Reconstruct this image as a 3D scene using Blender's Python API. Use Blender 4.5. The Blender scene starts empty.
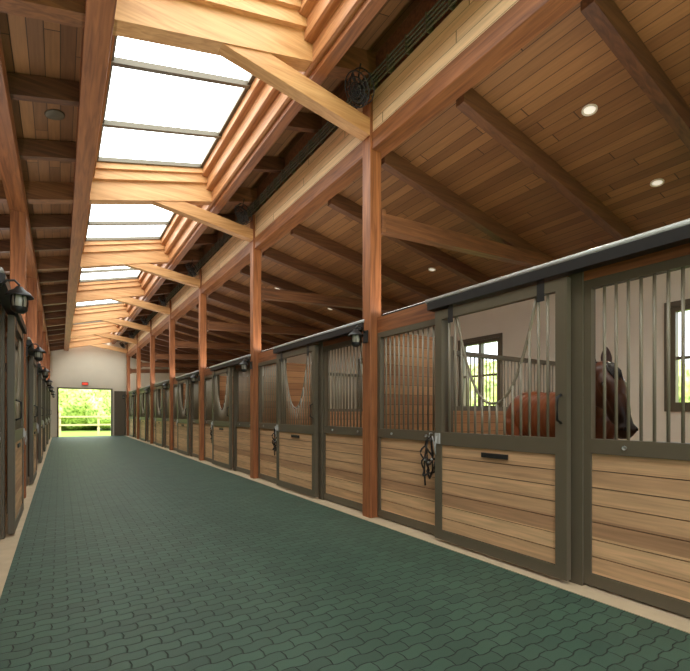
import bpy, math, random
from mathutils import Vector, Matrix
random.seed(3)
S=3.66; D0=0.51; CAMH=1.22; XR=3.13; XL=-0.50; YEND=26.6; YBACK=-3.15
scene=bpy.context.scene
scene.view_settings.view_transform='Standard'

# ------------------------------------------------------------------ materials
def newmat(name):
    m=bpy.data.materials.new(name); m.use_nodes=True
    nt=m.node_tree; b=nt.nodes['Principled BSDF']
    return m,nt,b
def N(nt,t,**k):
    n=nt.nodes.new(t)
    for a,v in k.items(): setattr(n,a,v)
    return n
def M(nt,op,a,b=None,c=None):
    n=nt.nodes.new('ShaderNodeMath'); n.operation=op
    for i,v in enumerate((a,b,c)):
        if v is None: continue
        if isinstance(v,(int,float)): n.inputs[i].default_value=v
        else: nt.links.new(v,n.inputs[i])
    return n.outputs[0]
def mix(nt,f,a,b,mode='MIX'):
    n=nt.nodes.new('ShaderNodeMix'); n.data_type='RGBA'; n.blend_type=mode
    for s,v in ((n.inputs[0],f),(n.inputs[6],a),(n.inputs[7],b)):
        if isinstance(v,(int,float)): s.default_value=v
        elif isinstance(v,tuple): s.default_value=(*v[:3],1)
        else: nt.links.new(v,s)
    return n.outputs[2]
def pos(nt):
    g=N(nt,'ShaderNodeNewGeometry'); s=N(nt,'ShaderNodeSeparateXYZ'); nt.links.new(g.outputs['Position'],s.inputs[0])
    return s.outputs
def comb(nt,x,y,z=0.0):
    c=N(nt,'ShaderNodeCombineXYZ')
    for i,v in enumerate((x,y,z)):
        if isinstance(v,(int,float)): c.inputs[i].default_value=v
        else: nt.links.new(v,c.inputs[i])
    return c.outputs[0]
def mrange(nt,v,a,b_):
    n=N(nt,'ShaderNodeMapRange'); nt.links.new(v,n.inputs[0]); n.inputs[1].default_value=a; n.inputs[2].default_value=b_
    return n.outputs[0]
def srgb(r,g,b):
    f=lambda c:(c/255/12.92) if c/255<=0.04045 else ((c/255+0.055)/1.055)**2.4
    return (f(r),f(g),f(b))
def plank_mat(name,c1,c2,width,wa,la,seg=2.4,groove=0.05,rough=0.55,grain=0.35,gdark=0.35):
    m,nt,b=newmat(name); p=pos(nt); other=({0,1,2}-{wa,la}).pop()
    w=M(nt,'DIVIDE',p[wa],width); idw=M(nt,'FLOOR',w); fr=M(nt,'FRACT',w)
    wn=N(nt,'ShaderNodeTexWhiteNoise',noise_dimensions='1D'); nt.links.new(idw,wn.inputs['W'])
    l2=M(nt,'ADD',M(nt,'DIVIDE',p[la],seg),M(nt,'MULTIPLY',wn.outputs[0],7.3)); idl=M(nt,'FLOOR',l2)
    wn2=N(nt,'ShaderNodeTexWhiteNoise',noise_dimensions='2D'); nt.links.new(comb(nt,idw,idl),wn2.inputs['Vector'])
    col=mix(nt,wn2.outputs[0],c1,c2)
    no=N(nt,'ShaderNodeTexNoise'); no.inputs['Scale'].default_value=1; no.inputs['Detail'].default_value=5; no.inputs['Distortion'].default_value=.5
    nt.links.new(comb(nt,M(nt,'ADD',M(nt,'MULTIPLY',p[wa],38),M(nt,'MULTIPLY',wn2.outputs[0],50)),M(nt,'MULTIPLY',p[la],2.2),M(nt,'MULTIPLY',p[other],38)),no.inputs['Vector'])
    g=M(nt,'ADD',1-grain,M(nt,'MULTIPLY',no.outputs[0],2*grain))
    col=mix(nt,1.0,col,comb(nt,g,g,g),'MULTIPLY')
    gr=M(nt,'LESS_THAN',fr,groove); en=M(nt,'LESS_THAN',M(nt,'FRACT',l2),0.004)
    gg=M(nt,'MAXIMUM',gr,en)
    dk=tuple(x*gdark for x in c1)
    col=mix(nt,gg,col,dk)
    nt.links.new(col,b.inputs['Base Color']); b.inputs['Roughness'].default_value=rough
    return m
def beam_mat(name,c1,c2,axis,rough=0.5):
    m,nt,b=newmat(name); p=pos(nt)
    oi=N(nt,'ShaderNodeObjectInfo')
    sc=[M(nt,'MULTIPLY',p[i],(1.6 if i==axis else 26)) for i in range(3)]
    sc[(axis+1)%3]=M(nt,'ADD',sc[(axis+1)%3],M(nt,'MULTIPLY',oi.outputs['Random'],40))
    no=N(nt,'ShaderNodeTexNoise'); no.inputs['Scale'].default_value=1; no.inputs['Detail'].default_value=6
    no.inputs['Distortion'].default_value=0.8
    nt.links.new(comb(nt,*sc),no.inputs['Vector'])
    f=M(nt,'MULTIPLY',M(nt,'SUBTRACT',no.outputs[0],.28),2.2)
    f=M(nt,'ADD',f,M(nt,'MULTIPLY',M(nt,'SUBTRACT',oi.outputs['Random'],0.5),0.4))
    f=M(nt,'MINIMUM',M(nt,'MAXIMUM',f,0),1)
    col=mix(nt,f,c1,c2)
    nt.links.new(col,b.inputs['Base Color']); b.inputs['Roughness'].default_value=rough
    return m
def plain(name,c,rough=0.5,metal=0,var=0.12,scale=6):
    m,nt,b=newmat(name)
    no=N(nt,'ShaderNodeTexNoise'); no.inputs['Scale'].default_value=scale; no.inputs['Detail'].default_value=4
    g=N(nt,'ShaderNodeNewGeometry'); nt.links.new(g.outputs['Position'],no.inputs['Vector'])
    v=M(nt,'ADD',1-var,M(nt,'MULTIPLY',no.outputs[0],2*var))
    col=mix(nt,1.0,c,comb(nt,v,v,v),'MULTIPLY')
    nt.links.new(col,b.inputs['Base Color']); b.inputs['Roughness'].default_value=rough; b.inputs['Metallic'].default_value=metal
    return m
def emis(name,c,s):
    m,nt,b=newmat(name); b.inputs['Base Color'].default_value=(*c,1); b.inputs['Emission Color'].default_value=(*c,1); b.inputs['Emission Strength'].default_value=s
    return m

mPostZ=beam_mat('post_wood',srgb(116,66,34),srgb(182,114,68),2)
mBeamY=beam_mat('beam_wood_long',srgb(106,62,36),srgb(168,106,62),1)
mBeamX=beam_mat('beam_wood_cross',srgb(90,56,34),srgb(142,92,56),0)
mRafR=beam_mat('rafter_wood_dark',srgb(76,46,30),srgb(118,76,48),0)
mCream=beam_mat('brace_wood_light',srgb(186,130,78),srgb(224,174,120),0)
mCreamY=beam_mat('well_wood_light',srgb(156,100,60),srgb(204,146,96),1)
mCeilR=plank_mat('ceiling_planks_right',srgb(118,78,46),srgb(152,106,64),0.125,0,1,2.6,0.06)
mCeilL=plank_mat('ceiling_planks_left',srgb(116,80,50),srgb(152,108,68),0.125,0,1,2.6,0.06)
mBand=plank_mat('beam_cladding_planks',srgb(220,178,132),srgb(244,212,168),0.115,2,1,3.0,0.06,gdark=0.45)
mStall=plank_mat('stall_boards',srgb(166,124,90),srgb(222,182,136),0.12,2,1,50,0.0,grain=0.5)
mPart=plank_mat('partition_planks',srgb(156,106,68),srgb(192,142,96),0.12,2,0,50,0.05,grain=0.3)
mMetal=plain('bronze_painted_steel',srgb(98,89,72),0.4,0.0,0.06)
mBar=plain('grille_steel',srgb(134,124,104),0.38,0.0,0.05)
mBlack=plain('black_iron',srgb(34,33,32),0.45,0.0,0.05)
mSteel=plain('galvanised_steel',srgb(190,190,186),0.35,0.2,0.05)
mConc=plain('concrete',srgb(190,170,140),0.8,0,0.18,9)
mWall=plain('stucco_cream',srgb(232,222,202),0.85,0,0.05,3)
mGlassSky=emis('skylight_glazing',(0.93,1.0,0.98),5.2)
mLamp=emis('lamp_lens',(1.0,0.93,0.8),.5)
mWarm=plain('lantern_glass',srgb(190,186,170),.1,0,0)
mShav=plain('stall_bedding',srgb(150,120,84),0.95,0,0.3,30)
mGrass=plain('grass',srgb(120,150,60),0.95,0,0.3,4)
mRope=plain('fence_timber',srgb(196,176,140),0.8,0,0.1,60)
mLeather=plain('black_leather',srgb(42,30,24),0.5,0,0.1,40)
mRedE=emis('exit_sign_face',(0.9,0.08,0.04),0.6)
mFill=emis('fill_strip_glow',(1.0,0.95,0.88),2)  # glow for the added fill strips, not a real fixture

# green rubber pavers
def paver():
    m,nt,b=newmat('green_rubber_pavers'); p=pos(nt)
    W,Hh=0.165,0.0825
    def tri(v,per):
        f=M(nt,'FRACT',M(nt,'DIVIDE',v,per)); return M(nt,'SUBTRACT',M(nt,'MULTIPLY',M(nt,'ABSOLUTE',M(nt,'SUBTRACT',f,0.5)),4),1)
    def clip(v): return M(nt,'MINIMUM',M(nt,'MAXIMUM',M(nt,'MULTIPLY',v,2.2),-1),1)
    y=M(nt,'ADD',p[1],M(nt,'MULTIPLY',clip(tri(p[0],W)),0.0075))
    row=M(nt,'FLOOR',M(nt,'DIVIDE',y,Hh)); fy=M(nt,'FRACT',M(nt,'DIVIDE',y,Hh))
    off=M(nt,'MULTIPLY',M(nt,'FRACT',M(nt,'MULTIPLY',row,0.5)),W)
    x=M(nt,'ADD',M(nt,'ADD',p[0],off),M(nt,'MULTIPLY',tri(fy,1.0),0.004))
    x=M(nt,'ADD',x,W*.25)
    cx=M(nt,'FLOOR',M(nt,'DIVIDE',x,W)); fx=M(nt,'FRACT',M(nt,'DIVIDE',x,W))
    ex=M(nt,'MULTIPLY',M(nt,'MINIMUM',fx,M(nt,'SUBTRACT',1,fx)),W)
    ey=M(nt,'MULTIPLY',M(nt,'MINIMUM',fy,M(nt,'SUBTRACT',1,fy)),Hh)
    e=M(nt,'MINIMUM',ex,ey)
    prof=N(nt,'ShaderNodeMapRange'); nt.links.new(e,prof.inputs[0]); prof.inputs[1].default_value=0.001; prof.inputs[2].default_value=0.005
    wn=N(nt,'ShaderNodeTexWhiteNoise',noise_dimensions='2D'); nt.links.new(comb(nt,cx,row),wn.inputs['Vector'])
    col=mix(nt,wn.outputs[0],srgb(42,70,58),srgb(55,86,71))
    sp=N(nt,'ShaderNodeTexNoise'); sp.inputs['Scale'].default_value=260; nt.links.new(comb(nt,p[0],p[1]),sp.inputs['Vector'])
    v=M(nt,'ADD',0.6,M(nt,'MULTIPLY',sp.outputs[0],0.8)); col=mix(nt,1.0,col,comb(nt,v,v,v),'MULTIPLY')
    ds=N(nt,'ShaderNodeTexNoise'); ds.inputs['Scale'].default_value=1.2; ds.inputs['Detail'].default_value=5; nt.links.new(comb(nt,p[0],p[1]),ds.inputs['Vector'])
    col=mix(nt,M(nt,'MULTIPLY',ds.outputs[0],0.10),col,srgb(140,146,118))
    col=mix(nt,prof.outputs[0],srgb(12,21,17),col)
    nt.links.new(col,b.inputs['Base Color']); b.inputs['Roughness'].default_value=0.6
    bp=N(nt,'ShaderNodeBump'); bp.inputs['Strength'].default_value=0.7; bp.inputs['Distance'].default_value=0.005
    nt.links.new(M(nt,'ADD',prof.outputs[0],M(nt,'MULTIPLY',sp.outputs[0],0.15)),bp.inputs['Height']); nt.links.new(bp.outputs[0],b.inputs['Normal'])
    return m
mPaver=paver()

# ------------------------------------------------------------------ mesh builder
class B:
    def __init__(s): s.v=[]; s.f=[]; s.m=[]; s.sm=[]
    def add(s,vs,fs,mi=0,sm=False):
        o=len(s.v); s.v+= [tuple(v) for v in vs]
        for f in fs: s.f.append([i+o for i in f]); s.m.append(mi); s.sm.append(sm)
    def hexa(s,c,mi=0): # c: 8 corners bottom 0-3 ccw, top 4-7
        s.add(c,[(3,2,1,0),(4,5,6,7),(0,1,5,4),(1,2,6,5),(2,3,7,6),(3,0,4,7)],mi)
    def box(s,x0,x1,y0,y1,z0,z1,mi=0):
        s.hexa([(x0,y0,z0),(x1,y0,z0),(x1,y1,z0),(x0,y1,z0),(x0,y0,z1),(x1,y0,z1),(x1,y1,z1),(x0,y1,z1)],mi)
    def slab(s,x0,z0,x1,z1,y0,y1,t,mi=0):
        s.hexa([(x0,y0,z0),(x1,y0,z1),(x1,y1,z1),(x0,y1,z0),(x0,y0,z0+t),(x1,y0,z1+t),(x1,y1,z1+t),(x0,y1,z0+t)],mi)
    def tube(s,pts,r,n=8,mi=0,closed=False):
        pts=[Vector(p) for p in pts]; rs=r if isinstance(r,list) else [r]*len(pts)
        rings=[]; up=Vector((0,0,1))
        for i,p in enumerate(pts):
            if closed: t=pts[(i+1)%len(pts)]-pts[i-1]
            else: t=pts[min(i+1,len(pts)-1)]-pts[max(i-1,0)]
            t.normalize()
            a=up.cross(t)
            if a.length<0.05: a=Vector((1,0,0)).cross(t)
            a.normalize(); b=t.cross(a)
            rings.append([p+rs[i]*(math.cos(2*math.pi*k/n)*a+math.sin(2*math.pi*k/n)*b) for k in range(n)])
        vs=[v for rg in rings for v in rg]; fs=[]
        L=len(pts)
        for i in range(L if closed else L-1):
            j=(i+1)%L
            for k in range(n): fs.append((i*n+k,i*n+(k+1)%n,j*n+(k+1)%n,j*n+k))
        if not closed: fs.append(tuple(range(n-1,-1,-1))); fs.append(tuple((L-1)*n+k for k in range(n)))
        s.add(vs,fs,mi,True)
    def lathe(s,prof,c,n=16,mi=0,rot=None):
        c=Vector(c); vs=[]
        for r,z in prof:
            for k in range(n):
                v=Vector((r*math.cos(2*math.pi*k/n),r*math.sin(2*math.pi*k/n),z))
                if rot: v=rot@v
                vs.append(c+v)
        fs=[(i*n+k,i*n+(k+1)%n,(i+1)*n+(k+1)%n,(i+1)*n+k) for i in range(len(prof)-1) for k in range(n)]
        s.add(vs,fs,mi,True)
    def ell(s,c,rx,ry,rz,rot=None,n=14,mi=0):
        c=Vector(c); vs=[]; h=n//2
        for i in range(1,h):
            ph=math.pi*i/h
            for k in range(n):
                v=Vector((rx*math.sin(ph)*math.cos(2*math.pi*k/n),ry*math.sin(ph)*math.sin(2*math.pi*k/n),rz*math.cos(ph)))
                vs.append(c+(rot@v if rot else v))
        top=Vector((0,0,rz)); bot=Vector((0,0,-rz))
        vs.append(c+(rot@top if rot else top)); vs.append(c+(rot@bot if rot else bot))
        T=len(vs)-2; Bo=T+1; fs=[]
        for i in range(h-2):
            for k in range(n): fs.append((i*n+k,(i+1)*n+k,(i+1)*n+(k+1)%n,i*n+(k+1)%n))
        for k in range(n): fs.append((T,k,(k+1)%n)); fs.append((Bo,(h-2)*n+(k+1)%n,(h-2)*n+k))
        s.add(vs,fs,mi,True)
    def mesh(s,name,mats):
        me=bpy.data.meshes.new(name); me.from_pydata(s.v,[],s.f)
        for m in mats: me.materials.append(m)
        me.polygons.foreach_set('material_index',s.m); me.polygons.foreach_set('use_smooth',s.sm); me.update()
        return me
def place(name,me,loc=(0,0,0),parent=None,scale=None,rot=None,bevel=0):
    o=bpy.data.objects.new(name,me); scene.collection.objects.link(o); o.location=loc
    if scale: o.scale=scale
    if rot: o.rotation_euler=rot
    if parent: o.parent=parent
    if bevel:
        b=o.modifiers.new('bevel','BEVEL'); b.width=bevel; b.segments=2; b.limit_method='ANGLE'
    return o
def quick(name,fn,mats,bevel=0,**k):
    b=B(); fn(b); return place(name,b.mesh(name,mats),bevel=bevel,**k)
DK=[D0+S*k for k in range(-1,8)]     # -3.15 ... 26.13
zRaf=lambda x:4.42+0.25*x            # left roof: underside of rafters
zPl=lambda x:4.64+0.25*x
zGl=lambda x:4.975+0.24*x
zRP=lambda x:4.42-0.2*(x-XR)         # right roof planks
XW=6.85; XWL=-4.2
# ------------------------------------------------------------------ shell
quick('floor',lambda b:(b.box(-0.33,2.92,YBACK,YEND,-0.1,0.0,0),b.box(2.92,3.22,YBACK,YEND,-0.1,0.004,1),b.box(-0.6,-0.33,YBACK,YEND,-0.1,0.004,1),
      b.box(3.22,XW,YBACK,YEND,-0.1,0.002,2),b.box(XWL,-0.6,YBACK,YEND,-0.1,0.002,2)),[mPaver,mConc,mShav])
quick('ground',lambda b:b.box(-60,80,-30,90,-0.3,-0.12),[mGrass])
def ceilL(b):
    b.slab(XWL,zPl(XWL),0.36,zPl(0.36),YBACK,YEND,0.08); b.slab(2.3,zPl(2.3),XR+0.1,zPl(XR+0.1),YBACK,YEND,0.08)
quick('ceiling_aisle',ceilL,[mCeilL])
quick('ceiling_stalls',lambda b:b.slab(XR+0.05,zRP(XR+0.05),XW+0.1,zRP(XW+0.1),YBACK,YEND,0.08),[mCeilR])
def wallR(b):
    ys=[YBACK]
    for d in DK[:-1]:
        ys+= [d+1.1,d+2.05]
    ys.append(YEND); t=0.14
    b.box(XW,XW+t,YBACK,YEND,0,1.3); b.box(XW,XW+t,YBACK,YEND,2.63,3.8)
    for i in range(0,len(ys),2): b.box(XW,XW+t,ys[i],ys[i+1],1.3,2.63)
quick('wall_right',wallR,[mWall])
quick('wall_left',lambda b:b.box(XWL-0.14,XWL,YBACK,YEND,0,3.7),[mWall])
def wallF(b):
    t=0.15; y0,y1=YEND,YEND+t
    def col(x0,x1,z0,zt0,zt1): b.hexa([(x0,y0,z0),(x1,y0,z0),(x1,y1,z0),(x0,y1,z0),(x0,y0,zt0),(x1,y0,zt1),(x1,y1,zt1),(x0,y1,zt0)])
    col(XWL,-0.05,0,zPl(XWL)+.1,zPl(0)+.1); col(-0.05,2.3,2.46,zPl(0)+.9,zPl(2.3)+.9); col(2.3,XR+.1,0,zPl(2.3)+.2,zPl(XR)+.2); col(XR+.1,XW,0,zRP(XR)+.05,zRP(XW)+.05)
quick('wall_far',wallF,[mWall])
def dtrim(b):
    b.box(-0.12,-0.05,YEND-.03,YEND+.02,0,2.53); b.box(2.3,2.37,YEND-.03,YEND+.02,0,2.53); b.box(-0.05,2.3,YEND-.03,YEND+.02,2.46,2.53)
quick('trim_1',dtrim,[mMetal])
def fardoor(b):
    b.box(2.45,3.0,YEND-.10,YEND-.04,0.03,2.4,0); b.box(2.5,2.95,YEND-.115,YEND-.10,0.1,1.1,1); b.box(2.5,2.95,YEND-.115,YEND-.10,1.2,2.3,1)
quick('door_1',fardoor,[mMetal,mMetal])
quick('exit_sign',lambda b:(b.box(0.95,1.25,YEND-.09,YEND-.01,2.66,2.82,0),b.box(.97,1.23,YEND-.095,YEND-.09,2.68,2.80,1)),[mBlack,mRedE])

# windows in the right wall
wb=B()
for (a0,a1,c0,c1) in ((0,.95,1.3,1.36),(0,.95,2.57,2.63),(0,.06,1.36,2.57),(.89,.95,1.36,2.57),(.45,.5,1.36,2.57)): wb.box(0,.1,a0,a1,c0,c1)
wb.box(.03,.07,.06,.45,1.93,1.97); wb.box(.03,.07,.5,.89,1.93,1.97)
wb.box(-.03,0.0,-.06,1.01,1.24,1.3); wb.box(-.03,0,-.06,1.01,2.63,2.70); wb.box(-.03,0,-.06,0,1.3,2.63); wb.box(-.03,0,.95,1.01,1.3,2.63)
wme=wb.mesh('window',[mMetal])
for i,d in enumerate(DK[:-1]): place('window_%d'%(i+1),wme,(XW+0.01,d+1.1,0))

# ------------------------------------------------------------------ timber frame
pb=B(); pb.box(-.08,.08,-.08,.08,0,4.9); pme=pb.mesh('timber_post',[mPostZ])
pb=B(); pb.box(-.09,.09,-.09,.09,0,4.1); pml=pb.mesh('timber_post_short',[mPostZ])
for d in DK:
    place('timber_post',pme,(XR-.045,d,0),bevel=.006)
    place('timber_post',pml,(XL,d,0),bevel=.006)
quick('aisle_beam_right',lambda b:b.box(XR-.10,XR+.11,YBACK,YEND,4.27,4.47),[mBeamY],bevel=.006)
quick('beam_cladding',lambda b:b.box(XR-.09,XR+.07,YBACK,YEND,4.472,4.93),[mBand])
quick('ridge_beam',lambda b:b.box(XR-.04,XR+.1,YBACK,YEND,4.935,5.42),[mBeamX])
quick('aisle_beam_left',lambda b:b.box(XL-.1,XL+.1,YBACK,YEND,4.08,4.27),[mBeamY],bevel=.006)
quick('skylight_purlin_left',lambda b:b.box(.17,.37,YBACK,YEND,4.40,4.80),[mBeamY],bevel=.006)
def rb(x0,x1,w,dep,zf,mat,nm):
    b=B(); b.slab(x0,zf(x0),x1,zf(x1),-w/2,w/2,dep); return b.mesh(nm,[mat])
rl=rb(XWL,.17,.09,.21,zRaf,mRafR,'rafter_left'); rs=rb(2.36,XR-.05,.09,.21,zRaf,mRafR,'rafter_short')
rr=rb(XR+.11,XW,.10,.2,lambda x:zRP(x)-.2,mRafR,'rafter_right')
for d in DK:
    for j in range(3):
        yy=d+j*S/3
        if yy>YEND-.1: continue
        place('rafter',rr,(0,yy,0))
        if j: place('rafter',rl,(0,yy,0)); place('rafter',rs,(0,yy,0))
# truss members per post line
tb=B(); tb.slab(XWL,zRaf(XWL)-.04,.17,zRaf(.17)-.04,-.08,.08,.26,0); tb.slab(.17,zRaf(.17)-.04,2.3,zRaf(2.3)-.04,-.09,.09,.30,1)
tb.slab(2.3,zRaf(2.3)-.04,XR-.05,zRaf(XR-.05)-.04,-.09,.09,.26,0)
tb.slab(.37,zRaf(.37)+.26,2.2,zRaf(2.2)+.26,-.15,.15,.14,1); tb.slab(.37,zRaf(.37)+.40,2.2,zRaf(2.2)+.40,-.2,.2,.2,1)
tme=tb.mesh('truss_rafter',[mBeamX,mCream])
bb=B(); bb.slab(1.28,4.70,XR-.125,4.43,-.075,.075,.2); bme=bb.mesh('tie_brace',[mCream])
cb=B(); cb.slab(XR+.04,3.38,XW,3.55,-.07,.07,.2); cb.slab(XR+.04,3.34,XR+.1,3.34,-.09,.09,.28); cme=cb.mesh('stall_tie_beam',[mBeamX])
for d in DK:
    place('truss_rafter',tme,(0,d,0)); place('tie_brace',bme,(0,d,0),bevel=.006); place('stall_tie_beam',cme,(0,d,0),bevel=.006)
# skylights
def sky(nm):
    b=B(); y0,y1=.18,S-.18
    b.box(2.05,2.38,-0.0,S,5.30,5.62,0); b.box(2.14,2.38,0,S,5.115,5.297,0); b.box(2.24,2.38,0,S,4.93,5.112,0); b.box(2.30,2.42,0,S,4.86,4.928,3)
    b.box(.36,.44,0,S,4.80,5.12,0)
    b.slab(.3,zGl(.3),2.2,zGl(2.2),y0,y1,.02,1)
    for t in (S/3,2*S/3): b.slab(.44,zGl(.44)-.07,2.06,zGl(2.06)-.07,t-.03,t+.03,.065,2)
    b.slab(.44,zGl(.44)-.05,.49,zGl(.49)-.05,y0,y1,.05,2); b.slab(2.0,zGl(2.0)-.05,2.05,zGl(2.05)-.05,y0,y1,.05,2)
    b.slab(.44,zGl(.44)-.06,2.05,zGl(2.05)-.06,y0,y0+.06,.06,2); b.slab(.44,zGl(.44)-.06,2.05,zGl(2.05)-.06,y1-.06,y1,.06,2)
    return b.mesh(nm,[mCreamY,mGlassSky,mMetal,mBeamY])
sme=sky('skylight')
for d in DK[:-1]: place('skylight',sme,(0,d,0))
# ------------------------------------------------------------------ stall fronts (local: x=0 front plane, +x into stall)
def infill(b,y0,y1,z0,z1,x,mi):
    n=7; h=(z1-z0)/n
    b.box(x+.006,x+.024,y0,y1,z0,z1,3)
    for i in range(n): b.box(x-.016,x+.03,y0,y1,z0+i*h+.0035,z0+(i+1)*h-.0035,mi)
def front():
    b=B()
    for (y0,y1) in ((.09,1.17),(2.56,3.57)):
        b.box(-.03,.03,y0,y0+.05,.02,2.15,0); b.box(-.03,.03,y1-.05,y1,.02,2.15,0)
        b.box(-.03,.03,y0+.05,y1-.05,.02,.10,0); b.box(-.035,.035,y0+.05,y1-.05,.94,1.04,0); b.box(-.03,.03,y0+.05,y1-.05,2.09,2.15,0)
        infill(b,y0+.05,y1-.05,.10,.94,0,1)
        n=int(round((y1-y0-.1)/.075)); 
        for i in range(1,n):
            yy=y0+.05+(y1-y0-.1)*i/n; b.tube([(0,yy,1.03),(0,yy,2.10)],.0105,8,2)
    b.box(-.05,.05,1.17,1.27,0,2.3,0); b.box(-.04,.04,2.50,2.56,0,2.2,0)
    b.box(-.03,.07,.09,1.17,2.152,2.33,4); b.box(-.03,.07,1.27,2.5,2.202,2.33,4); b.box(-.03,.07,2.56,3.57,2.152,2.33,4)
    # door track and cover
    b.box(-.15,-.055,.05,2.62,2.21,2.285,3); b.tube([(-.12,.04,2.306),(-.12,2.66,2.306)],.022,10,5)
    for yy in (.1,.9,1.8,2.58): b.box(-.06,-.02,yy,yy+.05,2.22,2.34,3)
    # bolts
    for yy in (.3,.9,2.75,3.3): b.lathe([(0,.0),(.014,0),(.014,.01)],(-.036,yy,.99),10,5,Matrix.Rotation(-math.pi/2,3,'Y'))
    return b.mesh('stall_front',[mMetal,mStall,mBar,mBlack,mBeamY,mSteel])
def door():
    b=B(); x0,x1=-.125,-.07; y0,y1=1.24,2.54; xc=(x0+x1)/2
    b.box(x0,x1,y0,y0+.085,.03,2.185,0); b.box(x0,x1,y1-.085,y1,.03,2.185,0)
    b.box(x0,x1,y0+.085,y1-.085,.03,.12,0); b.box(x0,x1,y0+.085,y1-.085,.92,1.04,0); b.box(x0,x1,y0+.085,y1-.085,2.10,2.185,0)
    infill(b,y0+.085,y1-.085,.12,.92,xc,1)
    yc=(y0+y1)/2; hw=.40; zb=1.30; 
    zf=lambda dy: zb+(2.11-zb)*(abs(dy)/hw)**2.3
    n=15; w=(y1-y0-.17)
    for i in range(1,n):
        yy=y0+.085+w*i/n; dy=yy-yc; zt=2.11 if abs(dy)>=hw else zf(dy)
        b.tube([(xc,yy,1.03),(xc,yy,zt)],.0105,8,2)
    b.tube([(xc,yc-hw+2*hw*i/28,zf(-hw+2*hw*i/28)) for i in range(29)],.0115,8,2)
    # hangers
    for yy in (y0+.2,y1-.2): b.box(x0-.004,x0,yy-.03,yy+.03,2.05,2.24,3)
    # name plate, handle, latch
    b.box(xc-.03,xc-.018,yc-.16,yc+.1,.845,.885,3)
    b.tube([(x0-.005,y0+.04,1.15),(x0-.05,y0+.04,1.17),(x0-.05,y0+.04,1.33),(x0-.005,y0+.04,1.35)],.01,8,3)
    b.box(x0-.012,x0,y1-.07,y1-.01,.93,1.03,5)
    b.tube([(x0-.02,y1-.04,1.0),(x0-.03,y1-.035,.9),(x0-.02,y1-.03,.83),(x0-.01,y1-.0,.92),(x0-.015,y1+.02,1.0)],.006,6,5)
    return b.mesh('stall_door',[mMetal,mStall,mBar,mBlack,mBeamY,mSteel])
def halter():
    b=B(); x=-.05
    b.tube([(-.03,0,1.02),(-.07,0,1.02),(-.08,0,.985),(-.06,0,.97)],.006,6,1)
    def loop(cy,cz,ry,rz,tilt,xx,r=.009):
        b.tube([(xx-.02*math.sin(3*a),cy+ry*math.cos(a)*math.cos(tilt)-rz*math.sin(a)*math.sin(tilt),cz+ry*math.cos(a)*math.sin(tilt)+rz*math.sin(a)*math.cos(tilt)) for a in [2*math.pi*i/20 for i in range(20)]],r,6,0,True)
    loop(0,.86,.045,.13,.15,-.075); loop(.02,.80,.06,.10,-.4,-.09); loop(-.03,.70,.055,.075,.5,-.075); loop(.035,.69,.04,.09,.1,-.095)
    b.tube([(-.07,-.02,.97),(-.09,-.06,.8),(-.08,-.055,.66),(-.09,-.02,.58),(-.08,.01,.62)],.01,6,0)
    b.tube([(-.08,.02,.95),(-.09,.05,.75),(-.08,.06,.6),(-.08,.05,.5)],.009,6,0)
    for (yy,zz) in ((.0,.74),(-.05,.77),(.05,.76)): b.ell((-.09,yy,zz),.012,.016,.016,n=8,mi=1)
    return b.mesh('horse_halter',[mLeather,mSteel])
def partition():
    b=B()
    b.box(.12,1.25,-.03,.03,.05,2.2,0); b.box(1.25,3.70,-.03,.03,.05,1.25,0); b.box(1.25,3.7,-.035,.035,1.25,1.31,1)
    b.box(1.25,3.7,-.035,.035,2.0,2.06,1); b.box(1.2,1.28,-.04,.04,.0,2.24,1)
    for i in range(1,30): b.tube([(1.25+i*.082,0,1.3),(1.25+i*.082,0,2.01)],.0095,6,2)
    return b.mesh('stall_partition',[mPart,mMetal,mBar])
def lantern():
    b=B()
    b.box(0,.02,-.04,.04,-.08,.06,0)
    b.tube([(0,0,.03),(-.05,0,.10),(-.10,0,.11),(-.13,0,.08),(-.13,0,.05)],.009,8,0)
    b.lathe([(0,.07),(.02,.065),(.035,.045),(.07,.02),(.09,-.005),(.093,-.015),(.07,-.006),(.0,-.002)],(-.13,0,0),20,0)
    b.lathe([(.044,-.005),(.048,-.05),(.041,-.10),(.02,-.12),(0,-.12)],(-.13,0,0),14,1)
    for k in range(6):
        a=k*math.pi/3; b.tube([(-.13+.048*math.cos(a),.048*math.sin(a),-.005),(-.13+.053*math.cos(a),.053*math.sin(a),-.05),(-.13+.046*math.cos(a),.046*math.sin(a),-.11)],.0045,6,0)
    b.lathe([(.053,-.09),(.053,-.115),(.03,-.135),(0,-.14)],(-.13,0,0),14,0)
    return b.mesh('wall_lantern',[mBlack,mWarm])
fme,dme,hme,pme2,lme=front(),door(),halter(),partition(),lantern()
sb=B(); sb.box(-.03,.03,-1.7,1.7,0,.025,0); sb.box(-.022,.022,-1.68,1.68,.025,.03,1); stm=sb.mesh('fill_light_strip',[mBlack,mFill])  # made-up strip that carries the added fill light
UP=21
def add_fill_light(x,y):  # added fill: upward area light on the stall headers to brighten the ceiling
    o=place('fill_light_strip',stm,(x,y,2.335))
    l=bpy.data.lights.new('tube','AREA'); l.shape='RECTANGLE'; l.size=.05; l.size_y=3.3; l.energy=UP; l.color=(1,.94,.86)
    lo=bpy.data.objects.new('tube',l); scene.collection.objects.link(lo); lo.parent=o; lo.location=(0,0,.04); lo.rotation_euler=(math.pi,0,0)
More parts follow.
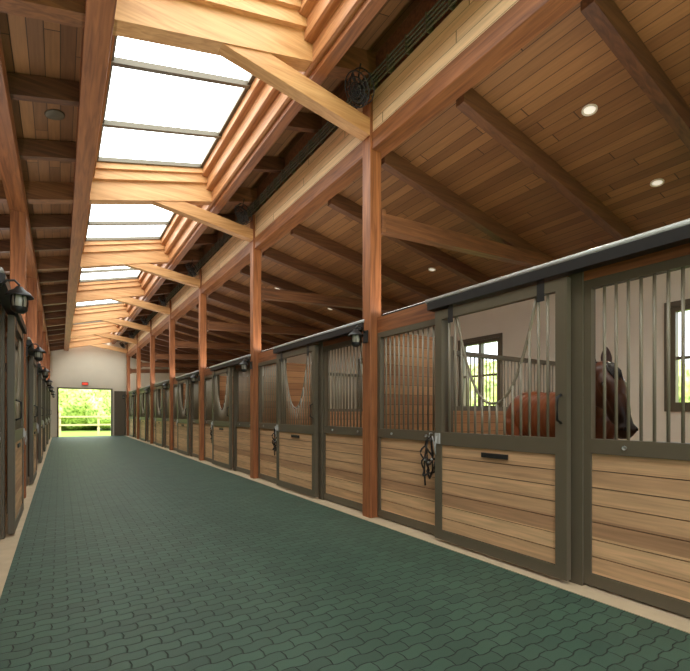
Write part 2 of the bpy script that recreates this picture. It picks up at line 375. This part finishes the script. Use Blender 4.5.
for i,d in enumerate(DK[:-1]):
    place('stall_front',fme,(XR,d,0)); place('stall_door',dme,(XR,d,0))
    place('stall_front',fme,(XL,d,0),scale=(-1,1,1)); place('stall_door',dme,(XL,d,0),scale=(-1,1,1))
    add_fill_light(XR+.03,d+S/2); add_fill_light(XL-.03,d+S/2)
    if i in (1,2,3,5): place('horse_halter',hme,(XR,d+2.67,0))
    if i in (2,4): place('horse_halter',hme,(XL,d+2.67,0),scale=(-1,1,1))
for d in DK:
    place('stall_partition',pme2,(XR,d,0)); place('stall_partition',pme2,(XL,d,0),scale=(-1,1,1))
    place('wall_lantern',lme,(XR-.145,d,2.12)); place('wall_lantern',lme,(XL+.11,d,2.12),scale=(-1,1,1))
# ceiling fans near ridge, cable tray, downlights, speaker
def fan():
    b=B(); R=Matrix.Rotation(math.radians(50),3,'Y')
    for r,z in ((.17,0),(.17,.09),(.12,-.012),(.07,-.02)):
        b.tube([R@Vector((r*math.cos(a),r*math.sin(a),z)) for a in [2*math.pi*k/24 for k in range(24)]],.007,6,0,True)
    for k in range(12):
        a=math.pi*k/6; b.tube([R@Vector((.02*math.cos(a),.02*math.sin(a),-.022)),R@Vector((.1*math.cos(a),.1*math.sin(a),-.015)),R@Vector((.17*math.cos(a),.17*math.sin(a),0)),R@Vector((.17*math.cos(a),.17*math.sin(a),.09))],.004,5,0)
    b.lathe([(0,-.02),(.045,-.015),(.05,.1),(0,.12)],(0,0,0),14,0,R)
    for k in range(4):
        a=k*math.pi/2; c,s_=math.cos(a),math.sin(a)
        pts=[Vector((.03*c-.03*s_,.03*s_+.03*c,.02)),Vector((.15*c-.05*s_,.15*s_+.05*c,.015)),Vector((.15*c+.05*s_,.15*s_-.05*c,.055)),Vector((.03*c+.03*s_,.03*s_-.03*c,.05))]
        b.add([R@p for p in pts],[(0,1,2,3)],0)
    b.tube([R@Vector((0,0,.1)),(.02,0,.14),(.05,0,.3)],.012,8,0)
    return b.mesh('circulation_fan',[mBlack])
fm=fan()
for d in DK: place('circulation_fan',fm,(2.74,d-.19,4.78))
def tray(b):
    for z in (4.95,5.0,5.05,5.1): b.tube([(XR-.13,YBACK,z),(XR-.13,YEND,z)],.012,6,0)
    y=YBACK
    while y<YEND: b.box(XR-.15,XR-.045,y,y+.012,4.935,5.12,0); y+=.3
quick('cable_tray',tray,[mMetal])
db=B(); db.lathe([(.07,0),(.07,-.012),(.055,-.014),(.05,0.0)],(0,0,0),20,0); db.lathe([(.052,-.004),(0,-.004)],(0,0,0),20,1); dlm=db.mesh('downlight',[mWall,mLamp])
def dl(x,y,z,a):
    o=place('downlight',dlm,(x,y,z),rot=(0,a,0))
    l=bpy.data.lights.new('bulb','SPOT'); l.shadow_soft_size=.04; l.spot_size=math.radians(110); l.spot_blend=.8; l.energy=60; l.color=(1,.93,.8)
    lo=bpy.data.objects.new('bulb',l); scene.collection.objects.link(lo); lo.parent=o; lo.location=(0,0,-.02)
for d in DK[:-1]:
    for x in (4.33,5.79): dl(x,d+1.78,zRP(x)-.002,math.atan(.2))
    dl(-2.2,d+1.78,zPl(-2.2)-.002,-math.atan(.25))
sp=B(); sp.lathe([(0,-.014),(.09,-.014),(.1,-.01),(.1,0)],(0,0,0),20,0)
place('ceiling_speaker',sp.mesh('ceiling_speaker',[mMetal]),(-.05,6.0,zPl(-.05)-.003),rot=(0,-math.atan(.25),0))

# ------------------------------------------------------------------ horse
def horse():
    SH=Vector((.035,-.025,0))
    base=Vector((5.0,3.45,0))+SH; f=Vector((-.504,-.864,0)); f.normalize(); s_=Vector((-f.y,f.x,0))*-1
    P=lambda a,b_,h: base+f*a+s_*b_+Vector((0,0,h))
    yaw=math.atan2(f.y,f.x); R=Matrix.Rotation(yaw,3,'Z')
    b=B()
    def cap(p,r,q,r2,n=8):
        p=Vector(p);q=Vector(q)
        for i in range(n+1):
            t=i/n; rr_=r+(r2-r)*t
            c=p.lerp(q,t); b.ell(c,rr_,rr_,rr_,n=14)
    E=lambda a,b_,h,rx,ry,rz: b.ell(P(a,b_,h),rx,ry,rz,R,32)
    E(.02,0,1.2,.33,.27,.29); E(-.05,.1,1.12,.26,.16,.30); E(-.05,-.1,1.12,.26,.16,.30); E(.15,0,1.33,.3,.17,.16)
    for i in range(9):
        t=i/8; E(.3+.85*t,0,1.165-.02*t,.34,.265+.012*math.sin(math.pi*t),.295+.012*math.sin(math.pi*t))
    E(1.22,0,1.15,.26,.22,.28)
    E(1.05,0,1.38,.26,.09,.13); E(.6,0,1.34,.5,.12,.1); E(1.3,.11,1.1,.16,.11,.22); E(1.3,-.11,1.1,.16,.11,.22)
    # neck towards poll (world)
    poll=Vector((3.88,1.99,1.60))+SH
    n0=P(1.15,0,1.22); n1=P(1.38,-.0,1.40)
    neck=[]
    for i in range(21):
        t=i/20; c=n0.lerp(n1,t) .lerp(n1.lerp(poll+Vector((.02,.09,-.09)),t),t)
        h=.30*(1-t)+.15*t; w=.19*(1-t)+.09*t
        neck.append((c,h,w)); b.ell(c,w*1.25,w,h,R,20)
    # head frame: hd down the face, hl lateral, hf out of the forehead
    muz=Vector((3.78,1.76,1.08))+SH; hd=(muz-poll).normalized(); hl=Vector((.90,-.43,0)); hl=(hl-hd*hl.dot(hd)).normalized(); hf=hl.cross(hd)
    if hf.dot(Vector((-.3,-.9,0)))<0: hf=-hf
    Rh=Matrix((hl,hf,hd)).transposed(); K=1.14
    H=lambda l,fw,dn: poll+hl*l*K+hf*fw*K+hd*dn*K
    EH=lambda l,fw,dn,rl,rf,rd: b.ell(H(l,fw,dn),rl*K,rf*K,rd*K,Rh,20)
    EH(0,.0,.05,.085,.10,.11); EH(0,.03,.16,.095,.085,.15); EH(0,-.05,.17,.078,.125,.14)
    EH(.045,-.07,.17,.035,.10,.11); EH(-.045,-.07,.17,.035,.10,.11)
    EH(0,.035,.30,.068,.06,.15); EH(0,-.03,.31,.055,.065,.16); EH(0,.02,.43,.053,.055,.11); EH(0,0,.50,.060,.065,.07); EH(0,-.05,.51,.042,.035,.045)
    EH(.075,.045,.16,.022,.03,.04); EH(-.075,.045,.16,.022,.03,.04)
    EH(.036,.03,.51,.026,.035,.035); EH(-.036,.03,.51,.026,.035,.035)
    # legs
    for sd in (.13,-.13):
        cap(P(-.02,sd,1.05),.18,P(.12,sd*1.05,.86),.12); cap(P(.12,sd*1.05,.86),.12,P(-.17,sd,.56),.065); cap(P(-.20,sd,.57),.055,P(-.14,sd,.50),.05,3)
        cap(P(-.17,sd,.54),.055,P(-.14,sd,.18),.038); cap(P(-.14,sd,.17),.045,P(-.09,sd,.08),.045,4)
        cap(P(1.25,sd,.98),.14,P(1.22,sd,.74),.08); cap(P(1.22,sd,.74),.08,P(1.24,sd,.46),.052); cap(P(1.25,sd,.45),.056,P(1.25,sd,.42),.05,2)
        cap(P(1.24,sd,.42),.045,P(1.24,sd,.18),.036); cap(P(1.24,sd,.17),.044,P(1.29,sd,.08),.044,4)
    m,nt,bs=newmat('bay_coat'); p=pos(nt)
    no=N(nt,'ShaderNodeTexNoise'); no.inputs['Scale'].default_value=7; no.inputs['Detail'].default_value=6
    g=N(nt,'ShaderNodeNewGeometry'); nt.links.new(g.outputs['Position'],no.inputs['Vector'])
    col=mix(nt,no.outputs[0],srgb(104,52,28),srgb(152,84,44))
    col=mix(nt,mrange(nt,p[2],.72,.45),col,srgb(28,20,16))
    col=mix(nt,M(nt,'MULTIPLY',mrange(nt,p[1],2.9,2.2),.7),col,srgb(52,30,20))
    fy=mrange(nt,p[1],2.0,1.90)
    col=mix(nt,M(nt,'MULTIPLY',M(nt,'MULTIPLY',mrange(nt,p[2],1.40,1.18),fy),.9),col,srgb(26,18,16))
    nt.links.new(col,bs.inputs['Base Color']); bs.inputs['Roughness'].default_value=.36
    root=bpy.data.objects.new('horse',None); scene.collection.objects.link(root)
    o=place('body',b.mesh('horse_body',[m]),parent=root)
    rm=o.modifiers.new('r','REMESH'); rm.mode='VOXEL'; rm.voxel_size=.011; rm.use_smooth_shade=True
    sm=o.modifiers.new('s','SMOOTH'); sm.iterations=12; sm.factor=.5
    mh=plain('mane_hair',srgb(24,18,15),.5,0,.3,60); me_=plain('eye_gloss',srgb(12,9,8),.08,0,0); mho=plain('hoof',srgb(52,44,38),.5)
    mear=plain('ear_fur',srgb(66,38,26),.6,0,.2,30)
    e=B()
    for sg in (1,-1):
        basep=H(sg*.055,-.01,-.03); tip=H(sg*.085,.03,-.18)
        ax=(tip-basep); fr=hf
        side=ax.cross(fr).normalized()
        rows=[]
        for i in range(9):
            t=i/8; w=.046*math.sin(math.pi*(.18+.82*t))**.8*(1 if t<1 else 0)+.002
            c=basep+ax*t
            rows.append([c+side*w*u-fr*(.03*(1-u*u)*math.sin(math.pi*(t*.8+.2))) for u in (-1,-.6,-.2,.2,.6,1)])
        vs=[v for r_ in rows for v in r_]; fs=[(i*6+k,i*6+k+1,(i+1)*6+k+1,(i+1)*6+k) for i in range(8) for k in range(5)]
        e.add(vs,fs,0,True)
        e.ell(H(sg*.084,.055,.165),.017,.021,.023,Rh,12,1)
        e.ell(H(sg*.044,.054,.52),.010,.008,.018,Rh,10,1)
    eo=place('ears_and_eyes',e.mesh('horse_ears',[mear,me_]),parent=root); sl=eo.modifiers.new('t','SOLIDIFY'); sl.thickness=.006
    mn=B()
    out=R@Vector((0,-1,0))
    if out.x>0: out=-out
    for i in range(60):
        t=i/59; k=min(19,int(t*20)); u=t*20-k; c=neck[k][0].lerp(neck[k+1][0],u); h=neck[k][1]*(1-u)+neck[k+1][1]*u; w=neck[k][2]*(1-u)+neck[k+1][2]*u
        top=c+Vector((0,0,h*.97))
        ln=.20+.07*random.random(); j=random.uniform(-.02,.02)
        pts=[top-out*.02,top+out*(w*.45)+Vector((0,0,.005)),top+out*(w*.9+.02)+Vector((j,j,-ln*.4)),top+out*(w*1.05+.02)+Vector((j*1.5,j,-ln))]
        mn.tube(pts,[.014,.02,.018,.004],6,0)
    for i in range(9):
        l=(i-4)*.007; mn.tube([H(l,-.02,-.07),H(l,.08,-.0),H(l*1.6,.104,.08),H(l*1.1,.112,.14+.03*random.random())],[.010,.011,.009,.003],6,0)
    for i in range(26):
        a=i*.9; r=.03*random.random(); x,yv=r*math.cos(a),r*math.sin(a)
        mn.tube([P(-.22,yv*.5,1.33),P(-.36,yv,1.2),P(-.40+x,yv*1.6,.9),P(-.38+x,yv*2,.45+.1*random.random())],[.02,.022,.018,.004],6,0)
    place('mane_and_tail',mn.mesh('horse_mane',[mh]),parent=root)
    hb=B()
    for sd in (.13,-.13):
        for a in (-.07,1.31): hb.lathe([(.0,.09),(.045,.085),(.066,.004),(0,.004)],P(a,sd,0),14,0)
    place('hooves',hb.mesh('horse_hooves',[mho]),parent=root)
horse()

# ------------------------------------------------------------------ outdoors
mLeaf,nt,bs=newmat('foliage')
no=N(nt,'ShaderNodeTexNoise'); no.inputs['Scale'].default_value=5; no.inputs['Detail'].default_value=8
g=N(nt,'ShaderNodeNewGeometry'); nt.links.new(g.outputs['Position'],no.inputs['Vector'])
rp=N(nt,'ShaderNodeMapRange'); nt.links.new(no.outputs[0],rp.inputs[0]); rp.inputs[1].default_value=.35; rp.inputs[2].default_value=.65
nt.links.new(mix(nt,rp.outputs[0],srgb(100,130,50),srgb(230,240,150)),bs.inputs['Base Color']); bs.inputs['Roughness'].default_value=.8
tex=bpy.data.textures.new('leafy','CLOUDS'); tex.noise_scale=.5; tex.noise_depth=4
tk=plain('bark',srgb(90,70,50),.9)
for (x,y_,r) in ((-3,39,3),(1,41,3.2),(5,39,3),(9,42,3.4),(-7,42,3.4),(16,2,2.3),(18,8,2.2),(17.5,14,2.3),(19,20,2.3),(18,-4,2.3)):
    b=B(); b.ell((0,0,r*.75),r,r,r*.85,n=48); b.ell((r*.6,.3,r*.5),r*.6,r*.6,r*.5,n=40); b.ell((-r*.6,-.3,r*.5),r*.6,r*.6,r*.5,n=40); b.tube([(0,0,-.2),(0,0,r)],.2,8,1)
    o=place('shrub',b.mesh('shrub',[mLeaf,tk]),(x,y_,0)); d_=o.modifiers.new('d','DISPLACE'); d_.texture=tex; d_.strength=.9; d_.texture_coords='GLOBAL'
def fence(b):
    for x in (-4,-2,0,2,4,6): b.box(x-.06,x+.06,31,31.12,-.12,1.25)
    for z in (.45,.95): b.box(-4,6,30.96,31.0,z,z+.1)
quick('paddock_fence',fence,[mRope])

# ------------------------------------------------------------------ light
w=bpy.data.worlds.new('sky'); scene.world=w; w.use_nodes=True
w.node_tree.nodes['Background'].inputs[0].default_value=(.88,.94,1,1); w.node_tree.nodes['Background'].inputs[1].default_value=3.6
sl=bpy.data.lights.new('sun','SUN'); sl.energy=8; sl.angle=.02; sl.color=(1,.95,.85)
so=bpy.data.objects.new('sun',sl); scene.collection.objects.link(so); so.rotation_euler=Vector((-.15,.42,-.9)).to_track_quat('-Z','Y').to_euler()
cam=bpy.data.cameras.new('camera'); co=bpy.data.objects.new('camera',cam); scene.collection.objects.link(co); scene.camera=co
co.location=(0,0,CAMH); co.rotation_euler=(math.pi/2,0,-math.radians(33)); cam.sensor_width=36; cam.lens=439/690*36; cam.shift_y=77.5/690; cam.clip_start=.05; cam.clip_end=300
